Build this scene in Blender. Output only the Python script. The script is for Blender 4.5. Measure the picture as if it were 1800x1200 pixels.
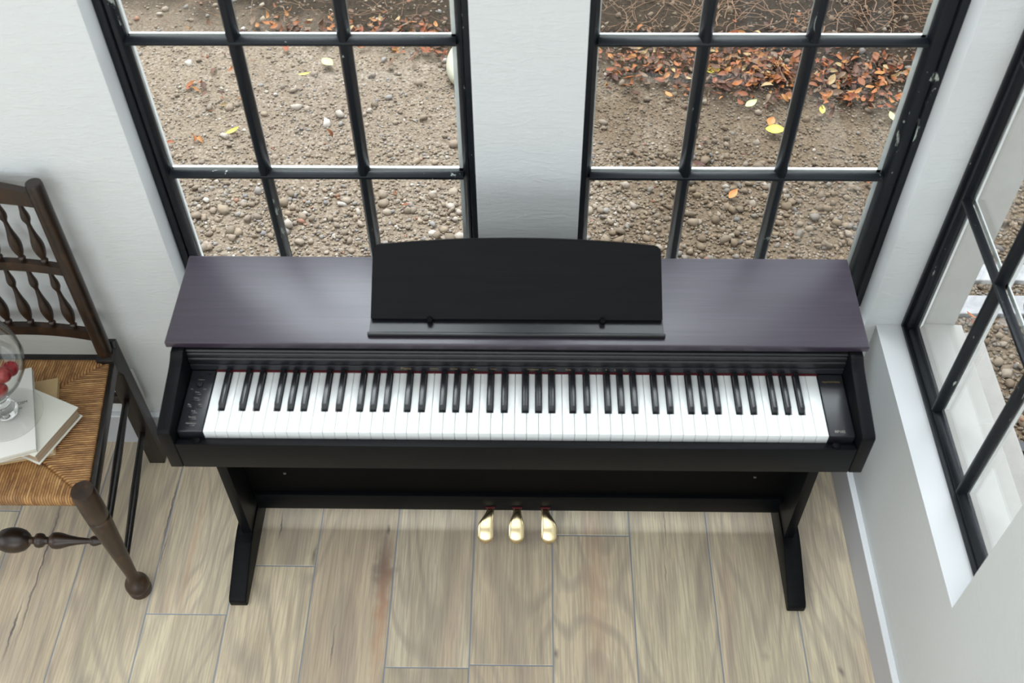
import bpy, bmesh, math, random
import numpy as np
from mathutils import Vector, Matrix, Euler
random.seed(7)
rng = np.random.default_rng(11)
S = bpy.context.scene
for o in list(bpy.data.objects):
    bpy.data.objects.remove(o)
COL = S.collection
R = math.radians

# ------------------------------------------------------------------ camera, world, lights, exposure
cam_d = bpy.data.cameras.new('camera')
cam = bpy.data.objects.new('camera', cam_d); COL.objects.link(cam)
yaw, pitch, roll = R(-1.3831), R(50.1002), R(-0.6872)
fw = Vector((math.sin(yaw)*math.cos(pitch), math.cos(yaw)*math.cos(pitch), -math.sin(pitch)))
rt = Vector((math.cos(yaw), -math.sin(yaw), 0)); up = rt.cross(fw)
r2 = rt*math.cos(roll) + up*math.sin(roll); u2 = up*math.cos(roll) - rt*math.sin(roll)
M = Matrix((r2, u2, -fw)).transposed().to_4x4()
M.translation = Vector((0.0263, -1.6962, 2.459))
cam.matrix_world = M
cam_d.sensor_width = 36.0; cam_d.sensor_fit = 'HORIZONTAL'
cam_d.lens = 36.0*1878.9/1800
cam_d.clip_start = 0.05; cam_d.clip_end = 100
cam_d.dof.use_dof = True; cam_d.dof.focus_distance = 3.1; cam_d.dof.aperture_fstop = 5.0
S.camera = cam

world = bpy.data.worlds.new('overcast_sky'); S.world = world; world.use_nodes = True
wn = world.node_tree.nodes; wl = world.node_tree.links
bg = wn['Background']; bg.inputs[0].default_value = (0.89, 0.945, 1.0, 1)
# overcast sky, brightest where the sun stands behind the cloud beyond the windows
tc = wn.new('ShaderNodeTexCoord'); dt = wn.new('ShaderNodeVectorMath'); dt.operation = 'DOT_PRODUCT'
wl.new(tc.outputs['Generated'], dt.inputs[0]); dt.inputs[1].default_value = (-0.28*math.cos(R(63)), math.cos(R(63)), math.sin(R(63)))
mr = wn.new('ShaderNodeMapRange'); mr.interpolation_type = 'SMOOTHERSTEP'
wl.new(dt.outputs['Value'], mr.inputs['Value']); mr.inputs['From Min'].default_value = math.cos(R(30)); mr.inputs['From Max'].default_value = 1.0
mr.inputs['To Min'].default_value = 1.95; mr.inputs['To Max'].default_value = 16.0
wl.new(mr.outputs[0], bg.inputs[1])

def area(name, loc, rot, sx, sy, power, col=(1, 1, 1)):
    d = bpy.data.lights.new(name, 'AREA'); d.shape = 'RECTANGLE'; d.size = sx; d.size_y = sy
    d.energy = power; d.color = col
    o = bpy.data.objects.new(name, d); COL.objects.link(o); o.location = loc; o.rotation_euler = rot
    return o
area('ceiling_fill', (-0.4, -2.35, 3.25), (0, 0, 0), 4.2, 3.0, 62, (0.95, 0.975, 1.0))  # broad fill added under the ceiling to brighten the room
area('rear_window_light', (-1.0, -4.4, 1.45), (R(90), 0, 0), 3.6, 2.0, 30, (0.93, 0.97, 1.0))

area('side_fill', (-3.5, -2.0, 1.5), (0, R(-90), 0), 1.8, 2.6, 29, (0.90, 0.955, 1.0))  # cool fill added just inside the left wall, which has no window

vs = S.view_settings
S.display_settings.display_device = 'sRGB'
vs.view_transform = 'Standard'; vs.look = 'None'; vs.gamma = 1; vs.use_curve_mapping = False
vs.exposure = 0.20
S.cycles.use_denoising = True
S.cycles.max_bounces = 10; S.cycles.transparent_max_bounces = 16; S.cycles.transmission_bounces = 10
S.cycles.sample_clamp_indirect = 6.0
S.cycles.caustics_reflective = False; S.cycles.caustics_refractive = False

# ------------------------------------------------------------------ helpers
class N:
    """tiny node builder"""
    def __init__(s, name):
        s.m = bpy.data.materials.new(name); s.m.use_nodes = True
        s.t = s.m.node_tree; s.n = s.t.nodes; s.l = s.t.links
        s.p = s.n['Principled BSDF']; s.out = s.n['Material Output']
    def new(s, typ, **kw):
        n = s.n.new(typ)
        for k, v in kw.items():
            if k in ('op',): n.operation = v
            elif hasattr(n, k): setattr(n, k, v)
        return n
    def link(s, a, b): s.l.new(a, b)
    def val(s, sock, v):
        if hasattr(v, 'links') or isinstance(v, bpy.types.NodeSocket): s.l.new(v, sock)
        else: sock.default_value = v
    def coord(s, which='Object'):
        return s.new('ShaderNodeTexCoord').outputs[which]
    def mapping(s, vec, scale=(1, 1, 1), loc=(0, 0, 0), rot=(0, 0, 0)):
        n = s.new('ShaderNodeMapping'); s.l.new(vec, n.inputs[0])
        n.inputs['Scale'].default_value = scale; n.inputs['Location'].default_value = loc; n.inputs['Rotation'].default_value = rot
        return n.outputs[0]
    def noise(s, vec, scale=5, detail=4, rough=.5, dist=0):
        n = s.new('ShaderNodeTexNoise'); s.l.new(vec, n.inputs['Vector'])
        n.inputs['Scale'].default_value = scale; n.inputs['Detail'].default_value = detail
        n.inputs['Roughness'].default_value = rough; n.inputs['Distortion'].default_value = dist
        return n.outputs['Fac']
    def ramp(s, fac, stops, interp='LINEAR'):
        n = s.new('ShaderNodeValToRGB'); s.l.new(fac, n.inputs[0]); n.color_ramp.interpolation = interp
        e = n.color_ramp.elements
        while len(e) > 2: e.remove(e[-1])
        while len(e) < len(stops): e.new(0.5)
        for i, (p, c) in enumerate(stops):
            e[i].position = p; e[i].color = (*c, 1) if len(c) == 3 else c
        return n.outputs[0]
    def mix(s, fac, a, b, typ='MIX'):
        n = s.new('ShaderNodeMixRGB'); n.blend_type = typ
        s.val(n.inputs[0], fac)
        s.val(n.inputs[1], (*a, 1) if isinstance(a, tuple) and len(a) == 3 else a)
        s.val(n.inputs[2], (*b, 1) if isinstance(b, tuple) and len(b) == 3 else b)
        return n.outputs[0]
    def math(s, op, a, b=0.0, c=0.0, clamp=False):
        n = s.new('ShaderNodeMath'); n.operation = op; n.use_clamp = clamp
        s.val(n.inputs[0], a); s.val(n.inputs[1], b); s.val(n.inputs[2], c)
        return n.outputs[0]
    def bump(s, h, strength=.3, dist=.001):
        n = s.new('ShaderNodeBump'); s.l.new(h, n.inputs['Height'])
        n.inputs['Strength'].default_value = strength; n.inputs['Distance'].default_value = dist
        s.l.new(n.outputs[0], s.p.inputs['Normal'])
    def base(s, v): s.val(s.p.inputs['Base Color'], (*v, 1) if isinstance(v, tuple) and len(v) == 3 else v)
    def rough(s, v): s.val(s.p.inputs['Roughness'], v)

def simple(name, col, rough=.5, metal=0, spec=.5, coat=0):
    n = N(name); n.base(col); n.rough(rough); n.p.inputs['Metallic'].default_value = metal
    n.p.inputs['Specular IOR Level'].default_value = spec; n.p.inputs['Coat Weight'].default_value = coat
    return n.m

def add_box(bm, x0, x1, y0, y1, z0, z1, bev=0.0, seg=2):
    vs_ = [bm.verts.new((x, y, z)) for x in (x0, x1) for y in (y0, y1) for z in (z0, z1)]
    fs = [(0, 1, 3, 2), (4, 6, 7, 5), (0, 4, 5, 1), (2, 3, 7, 6), (0, 2, 6, 4), (1, 5, 7, 3)]
    faces = [bm.faces.new([vs_[i] for i in f]) for f in fs]
    if bev > 0:
        ed = list({e for f in faces for e in f.edges})
        bmesh.ops.bevel(bm, geom=ed, offset=bev, segments=seg, affect='EDGES', profile=.5, clamp_overlap=True)
    return vs_

def add_prism(bm, pts, axis, a0, a1, bev=0.0, seg=2):
    """extrude polygon pts (2D) along axis; pts order (y,z) for x, (x,z) for y, (x,y) for z"""
    def mk(p, a):
        return {'x': (a, p[0], p[1]), 'y': (p[0], a, p[1]), 'z': (p[0], p[1], a)}[axis]
    A = [bm.verts.new(mk(p, a0)) for p in pts]; B = [bm.verts.new(mk(p, a1)) for p in pts]
    n = len(pts); fs = [bm.faces.new(A), bm.faces.new(B[::-1])]
    for i in range(n):
        fs.append(bm.faces.new((A[i], B[i], B[(i+1) % n], A[(i+1) % n])))
    bmesh.ops.recalc_face_normals(bm, faces=fs)
    if bev > 0:
        ed = list({e for f in fs for e in f.edges})
        bmesh.ops.bevel(bm, geom=ed, offset=bev, segments=seg, affect='EDGES', profile=.5, clamp_overlap=True)

def add_lathe(bm, prof, seg=24, mat=None, cap=True):
    """prof: list (r, z) along +Z; mat transforms"""
    mat = mat or Matrix()
    rings = []
    for r, z in prof:
        if r < 1e-6: rings.append([bm.verts.new(mat @ Vector((0, 0, z)))])
        else: rings.append([bm.verts.new(mat @ Vector((r*math.cos(2*math.pi*i/seg), r*math.sin(2*math.pi*i/seg), z))) for i in range(seg)])
    for a, b in zip(rings, rings[1:]):
        if len(a) == 1 and len(b) == 1: continue
        for i in range(seg):
            j = (i+1) % seg
            if len(a) == 1: bm.faces.new((a[0], b[j], b[i]))
            elif len(b) == 1: bm.faces.new((a[i], a[j], b[0]))
            else: bm.faces.new((a[i], a[j], b[j], b[i]))
    if cap:
        if len(rings[0]) > 1: bm.faces.new(rings[0][::-1])
        if len(rings[-1]) > 1: bm.faces.new(rings[-1])

def add_tube(bm, p0, p1, r0, r1=None, seg=16):
    p0, p1 = Vector(p0), Vector(p1); d = p1-p0
    q = d.to_track_quat('Z', 'Y').to_matrix().to_4x4(); q.translation = p0
    add_lathe(bm, [(r0, 0), (r0 if r1 is None else r1, d.length)], seg, q)

def link_mesh(name, me, mats, parent=None):
    o = bpy.data.objects.new(name, me); COL.objects.link(o)
    for m in (mats if isinstance(mats, (list, tuple)) else [mats]): me.materials.append(m)
    if parent is not None: o.parent = parent
    return o

def obj(name, bm, mats, parent=None, smooth=None):
    """bm in world coords; parent assumed at its own location -> coordinates shifted"""
    bmesh.ops.recalc_face_normals(bm, faces=bm.faces[:])
    me = bpy.data.meshes.new(name); 
    off = Vector((0, 0, 0)); p = parent
    while p is not None: off += p.location; p = p.parent
    # keep a local origin at the piece's own centre
    if len(bm.verts):
        c = sum((v.co for v in bm.verts), Vector())/len(bm.verts)
        if parent is None: zmin = min(v.co.z for v in bm.verts); c.z = zmin
    else: c = Vector()
    bmesh.ops.translate(bm, verts=bm.verts, vec=-c)
    bm.to_mesh(me); bm.free()
    o = link_mesh(name, me, mats, parent); o.location = c-off
    if smooth is not None:
        me.polygons.foreach_set('use_smooth', [True]*len(me.polygons))
        try: me.set_sharp_from_angle(angle=R(smooth))
        except Exception: pass
    me.update()
    return o

def tag(o, label, cat, group=None, kind=None):
    o['label'] = label; o['category'] = cat
    if group: o['group'] = group
    if kind: o['kind'] = kind
    return o
def thing(name, loc, label, cat, group=None):
    o = bpy.data.objects.new(name, None); COL.objects.link(o); o.location = loc; o.empty_display_size = .1
    return tag(o, label, cat, group)
def struct(name, bm, m, parent=None, smooth=None, label=None):
    o = obj(name, bm, m, parent, smooth)
    if parent is None: o['kind'] = 'structure'
    if label: o['label'] = label
    return o
BM = bmesh.new
def box(name, dims, m, parent=None, bev=0.0, smooth=None):
    bm = BM(); add_box(bm, *dims, bev=bev); return obj(name, bm, m, parent, smooth)

# ------------------------------------------------------------------ materials
def mat_wall():
    n = N('painted_plaster'); c = n.coord()
    big = n.noise(c, 1.3, 3, .5); n.base(n.mix(big, (.61, .635, .63), (.65, .665, .662)))
    st = n.noise(n.mapping(c, (1.0, 1.0, 3.5)), 22, 6, .62, 1.2)
    fine = n.noise(c, 160, 3, .6)
    n.bump(n.math('ADD', st, n.math('MULTIPLY', fine, .18)), .75, .0022); n.rough(.62); return n.m
WALL = mat_wall()
n = N('sill_paint'); c = n.coord(); n.base((.66, .67, .675)); n.rough(.42); n.bump(n.noise(c, 40, 4), .12, .001); SILLM = n.m
REVEAL = simple('reveal_white', (.80, .815, .82), .45)  # whiter than the wall faces
n = N('exterior_bed'); c = n.coord(); n.base(n.ramp(n.noise(c, 9, 6, .7), [(0.3, (.42, .40, .375)), (.7, (.48, .46, .43))])); n.rough(.9); EXTB = n.m
n = N('exterior_render'); c = n.coord(); n.base(n.ramp(n.noise(c, 9, 6, .7), [(0.3, (.42, .40, .37)), (.7, (.50, .485, .455))])); n.rough(.85)
n.bump(n.noise(c, 220, 5, .7), .5, .002); EXTR = n.m
n = N('exterior_sill_stone'); c = n.coord(); n.base(n.ramp(n.noise(c, 14, 6, .7), [(0.3, (.35, .325, .30)), (.7, (.42, .395, .37))])); n.rough(.9)
n.bump(n.noise(c, 260, 5, .7), .6, .002); EXTS = n.m
n = N('baseboard_paint'); n.base((.47, .475, .505)); n.rough(.38); BASEM = n.m
n = N('baseboard_top_lit'); n.base((.75, .77, .79)); n.rough(.35); BASET = n.m  # sky light on the top edge, put into a paler colour

def mat_frame():
    n = N('black_window_paint'); c = n.new('ShaderNodeNewGeometry').outputs['Position']
    chip = n.noise(n.mapping(c, (1, 1, .30)), 60, 6, .66, .6)
    lo = n.noise(c, 5.1, 2, .5)
    mask = n.ramp(n.math('ADD', chip, n.math('MULTIPLY', lo, .55)), [(.965, (0, 0, 0)), (.985, (1, 1, 1))])
    n.base(n.mix(mask, (.007, .009, .012), (.34, .38, .34)))
    n.rough(.42); n.p.inputs['Specular IOR Level'].default_value = .28; n.bump(n.noise(c, 70, 5, .6), .5, .0012); return n.m
FRAME = mat_frame()
n = N('putty'); c = n.coord(); n.base(n.ramp(n.noise(c, 30, 4), [(.3, (.72, .73, .71)), (.7, (.86, .87, .86))])); n.rough(.6); PUTTY = n.m
def mat_pane():
    n = N('window_glass'); n.n.remove(n.p)
    tr = n.new('ShaderNodeBsdfTransparent'); tr.inputs[0].default_value = (.96, .975, .97, 1)
    gl = n.new('ShaderNodeBsdfGlossy'); gl.inputs['Roughness'].default_value = .02
    lw = n.new('ShaderNodeLayerWeight'); lw.inputs[0].default_value = .5      # facing = 1 - |n.i|, same on both faces of the pane
    sch = n.math('ADD', .04, n.math('MULTIPLY', .96, n.math('POWER', lw.outputs['Facing'], 5.0)))
    mx = n.new('ShaderNodeMixShader'); n.link(sch, mx.inputs[0])
    n.link(tr.outputs[0], mx.inputs[1]); n.link(gl.outputs[0], mx.inputs[2]); n.link(mx.outputs[0], n.out.inputs[0]); return n.m
PANE = mat_pane()

def mat_floor():
    n = N('oak_plank_tile'); g = n.new('ShaderNodeNewGeometry'); isl = g.outputs['Random Per Island']
    c = n.coord()
    sh = n.new('ShaderNodeCombineXYZ'); n.link(n.math('MULTIPLY', isl, 37.0), sh.inputs[0]); n.link(n.math('MULTIPLY', isl, 91.0), sh.inputs[1])
    ad = n.new('ShaderNodeVectorMath'); n.link(c, ad.inputs[0]); n.link(sh.outputs[0], ad.inputs[1]); v = ad.outputs[0]
    fine = n.noise(n.mapping(v, (210, 7.0, 1)), 1, 4, .6, .4)
    band = n.noise(n.mapping(v, (11, .9, 1)), 1, 5, .6, 1.9)
    warm = n.noise(n.mapping(v, (7, .8, 1)), 1, 3, .5, .8)
    # cathedral figure: contour lines of a stretched noise field
    cath = n.noise(n.mapping(v, (4.5, 1.0, 1)), 1, 2, .45, .5)
    rings = n.math('SINE', n.math('MULTIPLY', cath, 75.0))
    base = n.ramp(isl, [(0, (.43, .345, .215)), (.22, (.50, .41, .255)), (.45, (.45, .345, .215)), (.62, (.54, .43, .265)), (.8, (.44, .35, .225)), (1, (.51, .425, .275))])
    col = n.mix(n.ramp(band, [(.33, (.6, .6, .6)), (.58, (0, 0, 0))]), base, (.245, .185, .120))
    col = n.mix(n.math('MULTIPLY', n.ramp(warm, [(.55, (0, 0, 0)), (.72, (1, 1, 1))]), .45), col, (.46, .31, .20))
    col = n.mix(n.math('MULTIPLY', n.ramp(rings, [(.1, (0, 0, 0)), (1, (1, 1, 1))]), .42), col, (.23, .18, .135))
    col = n.mix(n.math('MULTIPLY', n.ramp(fine, [(.42, (1, 1, 1)), (.56, (0, 0, 0))]), .38), col, (.20, .155, .115))
    # knots and sapwood streaks with shapes of their own
    sep = n.new('ShaderNodeSeparateXYZ'); n.link(c, sep.inputs[0]); X, Y = sep.outputs[0], sep.outputs[1]
    wob = n.math('MULTIPLY', n.math('SUBTRACT', n.noise(c, 26, 3), .5), .05)
    def spot(cx, cy, rx, ry, lo=.55, hi=1.15):
        dx = n.math('DIVIDE', n.math('SUBTRACT', n.math('ADD', X, n.math('MULTIPLY', wob, min(1.0, .25+rx*25))), cx), rx); dy = n.math('DIVIDE', n.math('SUBTRACT', Y, cy), ry)
        d = n.math('SQRT', n.math('ADD', n.math('MULTIPLY', dx, dx), n.math('MULTIPLY', dy, dy)))
        return n.ramp(d, [(lo, (1, 1, 1)), (min(hi, 1.0), (0, 0, 0))])
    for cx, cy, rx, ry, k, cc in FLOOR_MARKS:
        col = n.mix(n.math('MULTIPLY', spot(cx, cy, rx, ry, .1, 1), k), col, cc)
    col = n.mix(1.0, col, (1.50, 1.60, 1.82), 'MULTIPLY')
    n.base(col); n.rough(n.math('ADD', n.math('MULTIPLY', band, .15), .40))
    n.bump(fine, .25, .0006); n.p.inputs['Specular IOR Level'].default_value = .35
    return n.m
SX, SY = 0.09, -0.60     # filled below: floor object's own origin so the marks sit in plain room coordinates
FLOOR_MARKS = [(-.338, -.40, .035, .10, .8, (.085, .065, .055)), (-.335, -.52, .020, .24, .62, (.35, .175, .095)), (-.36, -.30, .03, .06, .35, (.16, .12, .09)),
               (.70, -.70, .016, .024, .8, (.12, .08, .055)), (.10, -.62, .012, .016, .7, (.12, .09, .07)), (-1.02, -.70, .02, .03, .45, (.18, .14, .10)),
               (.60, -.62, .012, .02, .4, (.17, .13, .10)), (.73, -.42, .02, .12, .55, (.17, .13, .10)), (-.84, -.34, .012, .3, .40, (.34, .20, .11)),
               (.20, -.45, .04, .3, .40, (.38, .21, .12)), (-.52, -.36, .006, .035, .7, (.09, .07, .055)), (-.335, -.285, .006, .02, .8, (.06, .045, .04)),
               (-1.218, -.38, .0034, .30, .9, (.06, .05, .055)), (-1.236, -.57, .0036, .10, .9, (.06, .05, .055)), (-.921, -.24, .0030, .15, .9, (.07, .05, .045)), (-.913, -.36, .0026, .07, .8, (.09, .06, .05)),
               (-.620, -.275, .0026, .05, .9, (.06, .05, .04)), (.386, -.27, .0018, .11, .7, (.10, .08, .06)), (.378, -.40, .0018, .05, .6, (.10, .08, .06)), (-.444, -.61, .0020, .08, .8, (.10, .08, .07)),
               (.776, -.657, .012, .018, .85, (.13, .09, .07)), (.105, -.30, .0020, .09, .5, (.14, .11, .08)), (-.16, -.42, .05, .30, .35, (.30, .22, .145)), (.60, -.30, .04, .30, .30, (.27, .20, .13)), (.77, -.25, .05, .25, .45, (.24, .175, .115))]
FLOOR = mat_floor()
GROUT = simple('grout', (.30, .33, .38), .8)

def mat_piano():
    n = N('dark_rosewood_satin'); c = n.coord()
    g = n.noise(n.mapping(c, (6, 160, 160)), 1, 4, .6, .5)
    n.base(n.ramp(g, [(.3, (.0022, .0028, .0036)), (.7, (.0050, .0054, .0064))]))
    n.rough(.40); n.p.inputs['Specular IOR Level'].default_value = .11
    n.bump(g, .07, .0004); return n.m
WOOD = mat_piano()
def mat_lid():
    n = N('rosewood_lid_sky_tint'); c = n.coord()
    g = n.noise(n.mapping(c, (5, 150, 150)), 1, 4, .6, .5)
    n.base(n.ramp(g, [(.3, (.024, .017, .028)), (.7, (.040, .029, .044))]))  # lilac sky reflection put into the lid's base colour
    n.rough(.33); n.p.inputs['Specular IOR Level'].default_value = .62
    n.bump(g, .10, .0004); return n.m
LID = mat_lid()
PANEL = simple('panel_plastic', (.018, .018, .022), .33)
BLACKP = simple('black_plastic', (.006, .0065, .0075), .40)
MATTE = simple('black_matte', (.0012, .0012, .0014), .6, spec=.08)
IVORY = simple('white_key_plastic', (.80, .82, .81), .30)
EBON = simple('black_key_plastic', (.010, .010, .012), .27)
FELT = simple('red_felt', (.08, .005, .010), .95)
GOLD = simple('gold_print', (.26, .20, .09), .45)
PRINT = simple('pale_print', (.30, .28, .25), .5)
n = N('brass'); n.base((.80, .66, .40)); n.rough(.2); n.p.inputs['Metallic'].default_value = 1; BRASS = n.m
SCREW = simple('dull_steel', (.28, .28, .28), .35, 1)

def mat_oldwood(name, a, b, wear):
    n = N(name); c = n.coord()
    g = n.noise(n.mapping(c, (28, 28, 5)), 1, 5, .6, .8)
    col = n.ramp(g, [(.35, a), (.68, b)])
    w = n.ramp(n.noise(c, 34, 5, .65), [(.56, (0, 0, 0)), (.72, (1, 1, 1))])
    n.base(n.mix(n.math('MULTIPLY', w, .55), col, wear)); n.rough(.36)
    n.bump(n.noise(c, 60, 4), .25, .001); return n.m
OLDW = mat_oldwood('dark_stained_oak', (.008, .005, .0035), (.028, .013, .006), (.075, .034, .014))
OLDB = mat_oldwood('blackened_oak', (.006, .005, .0048), (.013, .010, .0085), (.035, .022, .015))
OLDL = mat_oldwood('worn_leg_oak', (.014, .008, .005), (.045, .020, .009), (.13, .062, .028))

def mat_rush():
    n = N('woven_rush'); uv = n.new('ShaderNodeUVMap').outputs[0]
    sep = n.new('ShaderNodeSeparateXYZ'); n.link(uv, sep.inputs[0]); U, V = sep.outputs[0], sep.outputs[1]
    wob = n.noise(n.mapping(uv, (18, 18, 18)), 1, 3)
    u2_ = n.math('ADD', U, n.math('MULTIPLY', n.math('SUBTRACT', wob, .5), .006))
    st = n.math('MULTIPLY', u2_, 1/.0060); idx = n.math('FLOOR', st); fr = n.math('FRACT', st)
    prof = n.math('SINE', n.math('MULTIPLY', fr, math.pi))
    cb = n.new('ShaderNodeCombineXYZ'); n.link(n.math('MULTIPLY', idx, 7.31), cb.inputs[0]); n.link(n.math('MULTIPLY', V, 16.), cb.inputs[1])
    tone = n.noise(cb.outputs[0], 1, 4, .65)
    col = n.ramp(tone, [(.28, (.13, .055, .018)), (.45, (.34, .165, .055)), (.6, (.50, .27, .095)), (.78, (.70, .43, .18))])
    blot = n.noise(n.mapping(uv, (9, 9, 9)), 1, 5, .6)
    col = n.mix(n.ramp(blot, [(.5, (0, 0, 0)), (.75, (.6, .6, .6))]), col, (.13, .075, .038))
    col = n.mix(n.ramp(prof, [(0, (.88, .88, .88)), (.45, (0, 0, 0))]), col, (.045, .02, .009))
    n.base(col); n.rough(.6); n.bump(n.math('ADD', prof, n.math('MULTIPLY', tone, .5)), .9, .0024); return n.m
RUSH = mat_rush()
PAPERW = simple('white_paper_cover', (.78, .77, .72), .6)
CREAM = simple('cream_cloth_cover', (.67, .665, .59), .75)
TAN = simple('tan_paper_cover', (.52, .37, .19), .75)
def mat_pages(name, a, b):
    n = N(name); c = n.coord(); g = n.noise(n.mapping(c, (3, 3, 900)), 1, 2); n.base(n.ramp(g, [(.35, a), (.65, b)])); n.rough(.8); return n.m
PAGES = mat_pages('aged_pages', (.30, .225, .15), (.43, .34, .245))
PAGEW = mat_pages('pale_pages', (.50, .48, .42), (.66, .64, .58))
INK = simple('ink', (.10, .09, .10), .6)
n = N('clear_glass'); n.base((.97, .97, .97)); n.rough(0.0); n.p.inputs['Transmission Weight'].default_value = 1; n.p.inputs['IOR'].default_value = 1.47; GLASS = n.m
n = N('thin_clear_glass'); n.n.remove(n.p)
tr = n.new('ShaderNodeBsdfTransparent'); gl = n.new('ShaderNodeBsdfGlossy'); gl.inputs['Roughness'].default_value = .01
lw = n.new('ShaderNodeLayerWeight'); lw.inputs[0].default_value = .5
n.link(n.ramp(lw.outputs['Facing'], [(0, (.992, .994, .99)), (.6, (.965, .97, .965)), (.88, (.62, .64, .64)), (1, (.10, .11, .13))]), tr.inputs[0])
mx_ = n.new('ShaderNodeMixShader'); n.link(n.math('ADD', .035, n.math('MULTIPLY', .6, n.math('POWER', lw.outputs['Facing'], 4.0))), mx_.inputs[0])
n.link(tr.outputs[0], mx_.inputs[1]); n.link(gl.outputs[0], mx_.inputs[2]); n.link(mx_.outputs[0], n.out.inputs[0]); THIN = n.m
n = N('crab_apple_skin'); c = n.coord(); n.base(n.ramp(n.noise(n.mapping(c, (1, 1, .3)), 90, 4, .6), [(.35, (.16, .006, .010)), (.6, (.30, .012, .018)), (.8, (.42, .05, .04))])); n.rough(.3); APPLE = n.m
STEM = simple('apple_stem', (.22, .17, .07), .7)
SOCK = simple('white_socket_plastic', (.80, .81, .82), .35)

def darker_ground(n, c):
    # the ground beyond the corner window is darker and browner, with a ragged edge
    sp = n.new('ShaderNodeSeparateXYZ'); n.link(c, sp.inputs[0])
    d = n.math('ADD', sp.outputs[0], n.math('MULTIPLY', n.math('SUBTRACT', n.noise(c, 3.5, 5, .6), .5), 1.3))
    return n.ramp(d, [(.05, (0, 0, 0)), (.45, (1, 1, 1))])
def mat_stones():
    n = N('gravel_stones'); g = n.new('ShaderNodeNewGeometry'); isl = g.outputs['Random Per Island']; c = n.coord()
    col = n.ramp(isl, [(0, (.27, .225, .175)), (.15, (.37, .31, .245)), (.3, (.31, .27, .225)), (.45, (.44, .385, .315)), (.58, (.33, .275, .215)), (.7, (.36, .355, .35)),
                       (.80, (.40, .33, .25)), (.88, (.54, .50, .45)), (.94, (.27, .28, .30)), (.965, (.40, .21, .15)), (.98, (.68, .66, .63)), (1, (.72, .71, .69))], 'CONSTANT')
    mot = n.noise(c, 90, 5, .65)
    col = n.mix(n.ramp(mot, [(.3, (.42, .42, .42)), (.7, (0, 0, 0))]), col, (.24, .195, .15))
    col = n.mix(1.0, col, (.74, .695, .66), 'MULTIPLY')
    n.base(n.mix(darker_ground(n, n.new('ShaderNodeNewGeometry').outputs['Position']), col, n.mix(1.0, col, (.66, .62, .57), 'MULTIPLY'))); n.rough(.85)
    n.p.inputs['Specular IOR Level'].default_value = .2
    n.bump(n.noise(c, 260, 4, .7), .5, .0015); return n.m
STONES = mat_stones()
def mat_ground():
    n = N('gravelly_ground'); c = n.coord()
    vo = n.new('ShaderNodeTexVoronoi'); n.link(c, vo.inputs['Vector']); vo.inputs['Scale'].default_value = 105; vo.inputs['Randomness'].default_value = 1
    vo2 = n.new('ShaderNodeTexVoronoi'); n.link(c, vo2.inputs['Vector']); vo2.inputs['Scale'].default_value = 240
    hs = n.new('ShaderNodeSeparateColor'); n.link(vo.outputs['Color'], hs.inputs[0])
    g = n.ramp(hs.outputs[0], [(0, (.25, .205, .155)), (.4, (.34, .285, .225)), (.75, (.42, .365, .30)), (1, (.52, .48, .42))])
    hs2 = n.new('ShaderNodeSeparateColor'); n.link(vo2.outputs['Color'], hs2.inputs[0])
    g2 = n.ramp(hs2.outputs[1], [(0, (.27, .22, .165)), (1, (.43, .37, .30))])
    col = n.mix(n.ramp(n.noise(c, 7, 4), [(.4, (0, 0, 0)), (.6, (1, 1, 1))]), g, g2)
    col = n.mix(n.ramp(vo.outputs['Distance'], [(.45, (0, 0, 0)), (.8, (.6, .6, .6))]), col, (.15, .115, .085))
    col = n.mix(n.math('MULTIPLY', n.noise(c, 2.2, 3), .35), col, (.36, .30, .24))
    # dark damp soil bed beyond the gravel
    sep = n.new('ShaderNodeSeparateXYZ'); n.link(c, sep.inputs[0])
    wob = n.math('MULTIPLY', n.math('SUBTRACT', n.noise(c, 5, 4), .5), .45)
    yb = n.math('ADD', n.math('ADD', sep.outputs[1], n.math('MULTIPLY', sep.outputs[0], .22)), wob)
    soil = n.ramp(n.math('SUBTRACT', yb, 1.76), [(.0, (0, 0, 0)), (.30, (1, 1, 1))])
    sc = n.ramp(n.noise(c, 60, 6, .7), [(.3, (.010, .006, .004)), (.7, (.042, .028, .017))])
    col = n.mix(1.0, col, (.68, .63, .585), 'MULTIPLY')
    col = n.mix(darker_ground(n, c), col, n.mix(1.0, col, (.62, .58, .53), 'MULTIPLY'))
    n.base(n.mix(soil, col, sc)); n.rough(.9)
    h = n.math('ADD', n.math('SUBTRACT', 1.0, vo.outputs['Distance']), n.math('MULTIPLY', n.noise(c, 150, 5, .7), .8))
    n.p.inputs['Specular IOR Level'].default_value = .1
    n.bump(h, .9, .006); return n.m
GROUND = mat_ground()
def mat_leaf():
    n = N('dry_leaf'); g = n.new('ShaderNodeNewGeometry')
    n.base(n.ramp(g.outputs['Random Per Island'], [(0, (.06, .020, .010)), (.2, (.17, .050, .013)), (.36, (.27, .085, .018)), (.48, (.09, .036, .016)), (.64, (.30, .125, .032)), (.74, (.14, .085, .050)), (.88, (.21, .055, .018)), (.95, (.32, .22, .10))], 'CONSTANT'))
    n.rough(.6); n.p.inputs['Specular IOR Level'].default_value = .3; return n.m
LEAF = mat_leaf()
YLEAF = simple('yellow_leaf', (.52, .43, .05), .55); GLEAF = simple('pale_green_leaf', (.45, .50, .20), .55); OLEAF = simple('orange_leaf', (.42, .15, .03), .55)
TWIG = simple('root_twig', (.26, .15, .09), .8)
PAVE = None
n = N('concrete_paver'); c = n.coord(); n.base(n.ramp(n.noise(c, 25, 6, .7), [(.3, (.22, .21, .21)), (.7, (.33, .325, .33))])); n.rough(.85); n.bump(n.noise(c, 120, 5, .7), .5, .002); PAVE = n.m
GRATE = simple('black_grate_metal', (.03, .03, .034), .5)
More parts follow.
